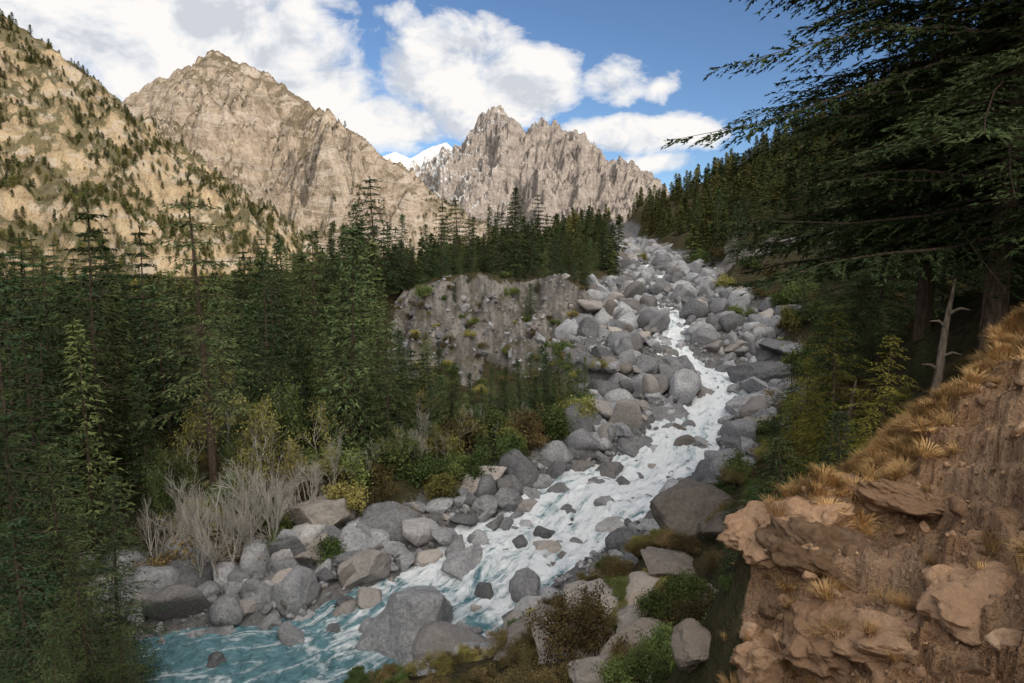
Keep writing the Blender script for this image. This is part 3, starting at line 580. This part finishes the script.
for u,vb,w,k in [(435,497,40,1),(500,465,40,0),(465,455,50,2),(545,432,40,0),(575,425,36,1),(390,500,34,2),(330,560,40,0),(250,572,50,2),(200,570,60,2),(290,555,40,0),(160,580,50,2),(400,470,50,0),(440,460,40,1),(350,480,50,0),(520,440,40,2),(560,410,30,1),(600,385,20,1),
    (420,480,44,0),(370,490,44,2),(480,480,34,0),(510,450,34,1),(535,450,30,2),(560,440,30,0),(585,410,24,0),(480,440,44,0),(455,475,34,0),(310,480,50,0),(280,500,50,2),(240,510,50,0),(200,530,50,1),(270,540,44,0),(350,510,40,1),
    (740,320,20,0),(725,290,18,1),(760,300,24,2),(790,330,30,1),(640,262,12,1),(700,265,18,0),(770,440,40,0),(790,470,40,2),(765,500,36,0),(735,480,34,0),(425,300,16,0),(470,330,12,2),(590,330,14,2),(560,355,20,0),
    (800,380,40,0),(820,360,40,2),(810,420,40,0),(840,340,40,0),(780,410,30,2),(830,400,44,1),(780,310,24,0),(770,280,20,2),(800,300,30,0),(820,320,30,0),(690,245,12,0),(720,260,16,2),(750,270,18,0)]:
    X_,Y_,Z_=hit(u,vb);sc=w/F*Y_/3.2*1.4
    if Y_<36: link('shrub',NSH[[0,2,1][k]],(X_,Y_,Z_-.1),(0,0,random.uniform(0,6.28)),(sc*.8,sc*.8,sc*.8))
    else: link('shrub',random.choice([SHG,SHY,SHO][k]),(X_,Y_,Z_-.1),(0,0,random.uniform(0,6.28)),(sc,sc,sc*random.uniform(.8,1.2)))
for u,vt,yy,k in [(690,575,17,0),(660,610,15.5,0),(715,620,14,0),(640,640,16,1),(470,650,19,1),(425,655,20,1),(505,668,17,1),(360,668,19,2),(575,560,21,1),(600,660,14,1),(735,590,15,0),(690,650,12.5,0),(560,668,16,2),
    (720,560,18,1),(160,650,17,0),(100,655,15,1),(770,560,15.5,0),(750,625,12.5,0),(725,640,12,0),(620,625,20,1),(700,540,22,0),(670,560,23,1),(540,655,18,1),(710,590,16,0),(675,630,14,0),(480,640,20,1),(520,650,17,1)]:
    p=survey(u,vt,yy);z=h1(p[0],yy);sc=max(p[2]-z,.5)/3
    link('shrub',NSH[k],(p[0],yy,z-.1),(0,0,random.uniform(0,6.28)),(sc*.9,sc*.9,sc))
x=np.concatenate([rng.uniform(-6,16,420),rng.uniform(14,45,160)]);y=np.concatenate([rng.uniform(11,38,420),rng.uniform(28,100,160)])
s_,d_,*_r=river_near(x,y);ok=(dirt_mask(x,y)<.1)&(np.abs(d_)>np.where(d_>0,_r[1],_r[2])+1);x,y=x[ok],y[ok];n=len(x);sc=rng.uniform(.15,.42,n)*np.interp(y,[15,60],[.9,1.8])
scatter('undergrowth',np.stack([x,y,H(x,y)-.05],1),np.stack([0*x,0*x,rng.uniform(0,6.28,n)],1),np.stack([sc*1.3,sc*1.3,sc],1),rng.integers(0,4,n),src('undergrowth_plant',[NSH[0],NSH[1],NSH[1],NSH[2]]))
x=rng.uniform(-60,14,500);y=rng.uniform(46,100,500);s_,d_,*_r=river_near(x,y);ok=d_>_r[1]+1;x,y=x[ok],y[ok];n=len(x);sc=rng.uniform(.3,.8,n)
scatter('undergrowth',np.stack([x,y,H(x,y)-.05],1),np.stack([0*x,0*x,rng.uniform(0,6.28,n)],1),np.stack([sc,sc,sc*.8],1),rng.integers(0,4,n),src('bank_plant',[SHG[0],SHO[0],SHO[1],SHY[0]]))
sn=MB();tube(sn,[(0,0,-.3),(.05,0,1),(.02,.05,2),(.12,.02,3)],[.17,.14,.1,.03],8,0)
for k in range(7):
    a=k*2.1;zz=.8+k*.3;tube(sn,[(0,0,zz),(math.cos(a)*.3,math.sin(a)*.3,zz+.12),(math.cos(a)*.6,math.sin(a)*.6,zz+.1)],[.05,.03,.01],4,0)
snm=sn.build('dead_tree_mesh',[bark_mat('weathered_wood',(.12,.09,.07),(.3,.25,.2))])
for u,vt,yy in[(942,278,22),(845,380,24)]:
    p=survey(u,vt,yy);z=h1(p[0],yy);sc=max((p[2]-z)/3,.4);link('dead_tree',snm,(p[0],yy,z),(.08,.1,1),(min(sc,1.),min(sc,1.),sc))
# ------------------------------------------------------------------ dirt slope details
def tuft(seed):
    rng=np.random.default_rng(seed);mb=MB();LV=[]
    for k in range(110):
        a=rng.uniform(0,6.28);r=rng.random()*.14;p=np.array([math.cos(a)*r,math.sin(a)*r,0]);d=np.array([math.cos(a)*rng.uniform(.2,.9),math.sin(a)*rng.uniform(.2,.9),1.]);l=rng.uniform(.25,.5)
        d/=np.linalg.norm(d);m_=p+d*l*.55;e=m_+(d*.6+np.array([d[0],d[1],-.5])*.6)*l*.5;sv=np.array([-d[1],d[0],0]);sv/=np.linalg.norm(sv)+1e-6;w=.006
        LV+= [p-sv*w,p+sv*w,m_+sv*w*.8, p-sv*w,m_+sv*w*.8,m_-sv*w*.8, m_-sv*w*.8,m_+sv*w*.8,e]
    mb.tris(np.array(LV),0);return mb.build('grass_tuft',[M_grass],False)
gc=src('grass_tuft',[tuft(k) for k in range(4)])
NG=4200;t=rng.random(NG);ex=np.interp(t,np.linspace(0,1,len(EX)-1),EX[1:,0]);ey=np.interp(t,np.linspace(0,1,len(EX)-1),EX[1:,1])
off=rng.normal(0,.6,NG);x1=ex+np.abs(off)*.5+rng.normal(0,.2,NG);y1=ey-np.abs(off)*1.1+rng.normal(0,.15,NG)
sel=rng.random(NG)<np.interp(t,[0,.3,.42,.6,1],[.02,.08,.6,1,1]);x1,y1=x1[sel],y1[sel]
x2=rng.uniform(4,20,1500);y2=rng.uniform(4,24,1500);k2=(fbm(x2*.5,y2*.5,3,88)>.16);x2,y2=x2[k2],y2[k2]
x1=np.concatenate([x1,x2]);y1=np.concatenate([y1,y2]);n=len(x1);sc=rng.uniform(.4,1.1,n)
scatter('dry_grass',np.stack([x1,y1,H(x1,y1)-.03],1),np.stack([rng.uniform(-.3,.3,n),rng.uniform(-.5,.1,n),rng.uniform(0,6.28,n)],1),np.stack([sc]*3,1),rng.integers(0,4,n),gc)
x=rng.uniform(2.5,14,5200);y=rng.uniform(4,17,5200);k=dirt_mask(x,y)>.5;x,y=x[k],y[k];n=len(x);sz=np.clip(.025*(1-rng.random(n))**(-.58),.015,.22)
scatter('rubble',np.stack([x,y,H(x,y)+sz*.1],1),rng.uniform(0,6.28,(n,3))*np.array([.2,.2,1]),sz[:,None]*rng.uniform(.7,1.4,(n,3)),rng.integers(0,5,n),src('brown_stone',SMB))
for u,v,w,h,t_ in [(800,535,150,80,.2),(850,575,170,110,.1),(790,600,90,120,.1),(840,640,150,110,.05),(785,665,110,110,.05),(930,505,150,60,-.15),(905,650,150,90,-.1),(1000,600,140,70,-.2)]:
    x_,y_,z_=hit(u,v);r=w/F*y_*.52;hz=h/F*y_*.62
    link('rock_outcrop',random.choice(BRN),(x_+.15,y_+r*.6,z_-hz*.4+t_*hz),(random.uniform(-.3,.2),random.uniform(-.35,-.05),random.uniform(0,6.28)),(r*1.1,r*1.1,hz*1.25))
# ------------------------------------------------------------------ sky with clouds
w=bpy.data.worlds.new('World');scene.world=w;w.use_nodes=True;nt=w.node_tree;bg=nt.nodes['Background']
AZ=144.5
sk=nt.nodes.new('ShaderNodeTexSky');sk.sky_type='NISHITA';sk.sun_disc=False;sk.sun_elevation=math.radians(EL);sk.sun_rotation=math.radians(AZ);sk.altitude=2800;sk.air_density=.95;sk.dust_density=.25;sk.ozone_density=3.
dv=nt.nodes.new('ShaderNodeTexCoord').outputs['Generated']
cur=None
warp=vmth(nt,'SCALE',vmth(nt,'SUBTRACT',nnoise(nt,dv,5,3,.5,col=True),(.5,.5,.5)));warp.node.inputs['Scale'].default_value=.07
dw=vmth(nt,'ADD',dv,warp)
for cx,cy,rx,ry,st in [(90,10,200,76,1.25),(250,62,110,54,1.2),(325,90,64,36,1.),(20,5,110,60,1.),(440,80,56,46,.95),(525,86,62,40,1.2),(385,126,70,26,1.),(612,78,34,24,.85),(640,131,88,18,1.1),(460,42,56,18,.6),(480,122,60,18,.9),(648,160,36,9,.7),(664,88,14,9,.4),(330,5,60,10,.4)]:
    d=Vector(survey(cx,cy,1.)).normalized()
    e=vmth(nt,'MULTIPLY',vmth(nt,'SUBTRACT',dw,tuple(d)),(F/rx*.95,.3,F/ry*.95));val=mth(nt,'MULTIPLY',mth(nt,'SUBTRACT',1.,vmth(nt,'LENGTH',e)),st)
    cur=val if cur is None else mth(nt,'MAXIMUM',cur,val)
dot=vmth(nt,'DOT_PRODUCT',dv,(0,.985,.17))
fill_deck=mth(nt,'SUBTRACT',mth(nt,'MULTIPLY',ramp(nt,dot,[(.35,1),(.66,0)]),1.2),.6)  # bright cloud layer added out of view, overhead and behind, to fill the shade
cn=nnoise(nt,vmth(nt,'MULTIPLY',dv,(1,1,1.5)),11,8,.6,.3)
dens=mth(nt,'ADD',mth(nt,'MAXIMUM',mth(nt,'MAXIMUM',cur,fill_deck),-.6),mth(nt,'MULTIPLY',mth(nt,'SUBTRACT',cn,.5),1.8))
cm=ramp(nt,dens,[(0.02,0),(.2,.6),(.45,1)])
off=nnoise(nt,vmth(nt,'MULTIPLY',vmth(nt,'ADD',dv,(.02,0,.035)),(1,1,1.5)),11,4,.58,.3)
sh=mth(nt,'ADD',mth(nt,'MULTIPLY',mth(nt,'SUBTRACT',cn,off),2.2),.62)
cc=ramp(nt,sh,[(.3,(4.9,5.15,5.6)),(.55,(6.5,6.6,6.8)),(.75,(7.6,7.4,7.2))])
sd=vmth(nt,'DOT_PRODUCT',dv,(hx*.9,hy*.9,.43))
fill_col=mixc(nt,ramp(nt,sd,[(.1,0),(.8,1)]),(2.8,3.,3.4),(21.,20.,18.4))
cc=mixc(nt,ramp(nt,dot,[(.3,1),(.66,0)]),cc,fill_col)
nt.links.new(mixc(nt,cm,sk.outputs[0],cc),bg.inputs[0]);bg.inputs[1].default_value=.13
sl=bpy.data.lights.new('sun','SUN');sl.energy=5;sl.angle=math.radians(.5);sl.color=(1,.88,.74);so=link('sun',sl)
e=math.radians(EL);ds=Vector((hx*math.cos(e),hy*math.cos(e),math.sin(e)));so.rotation_euler=ds.to_track_quat('Z','Y').to_euler()
# ------------------------------------------------------------------ camera
cam=bpy.data.cameras.new('camera');cam.lens=F/1024*36;cam.sensor_width=36;cam.clip_end=20000;cam.clip_start=.1
co=link('camera',cam,(0,0,0),(math.radians(90)-PITCH,0,0));scene.camera=co
scene.view_settings.view_transform='Standard';scene.view_settings.look='None';scene.view_settings.exposure=0
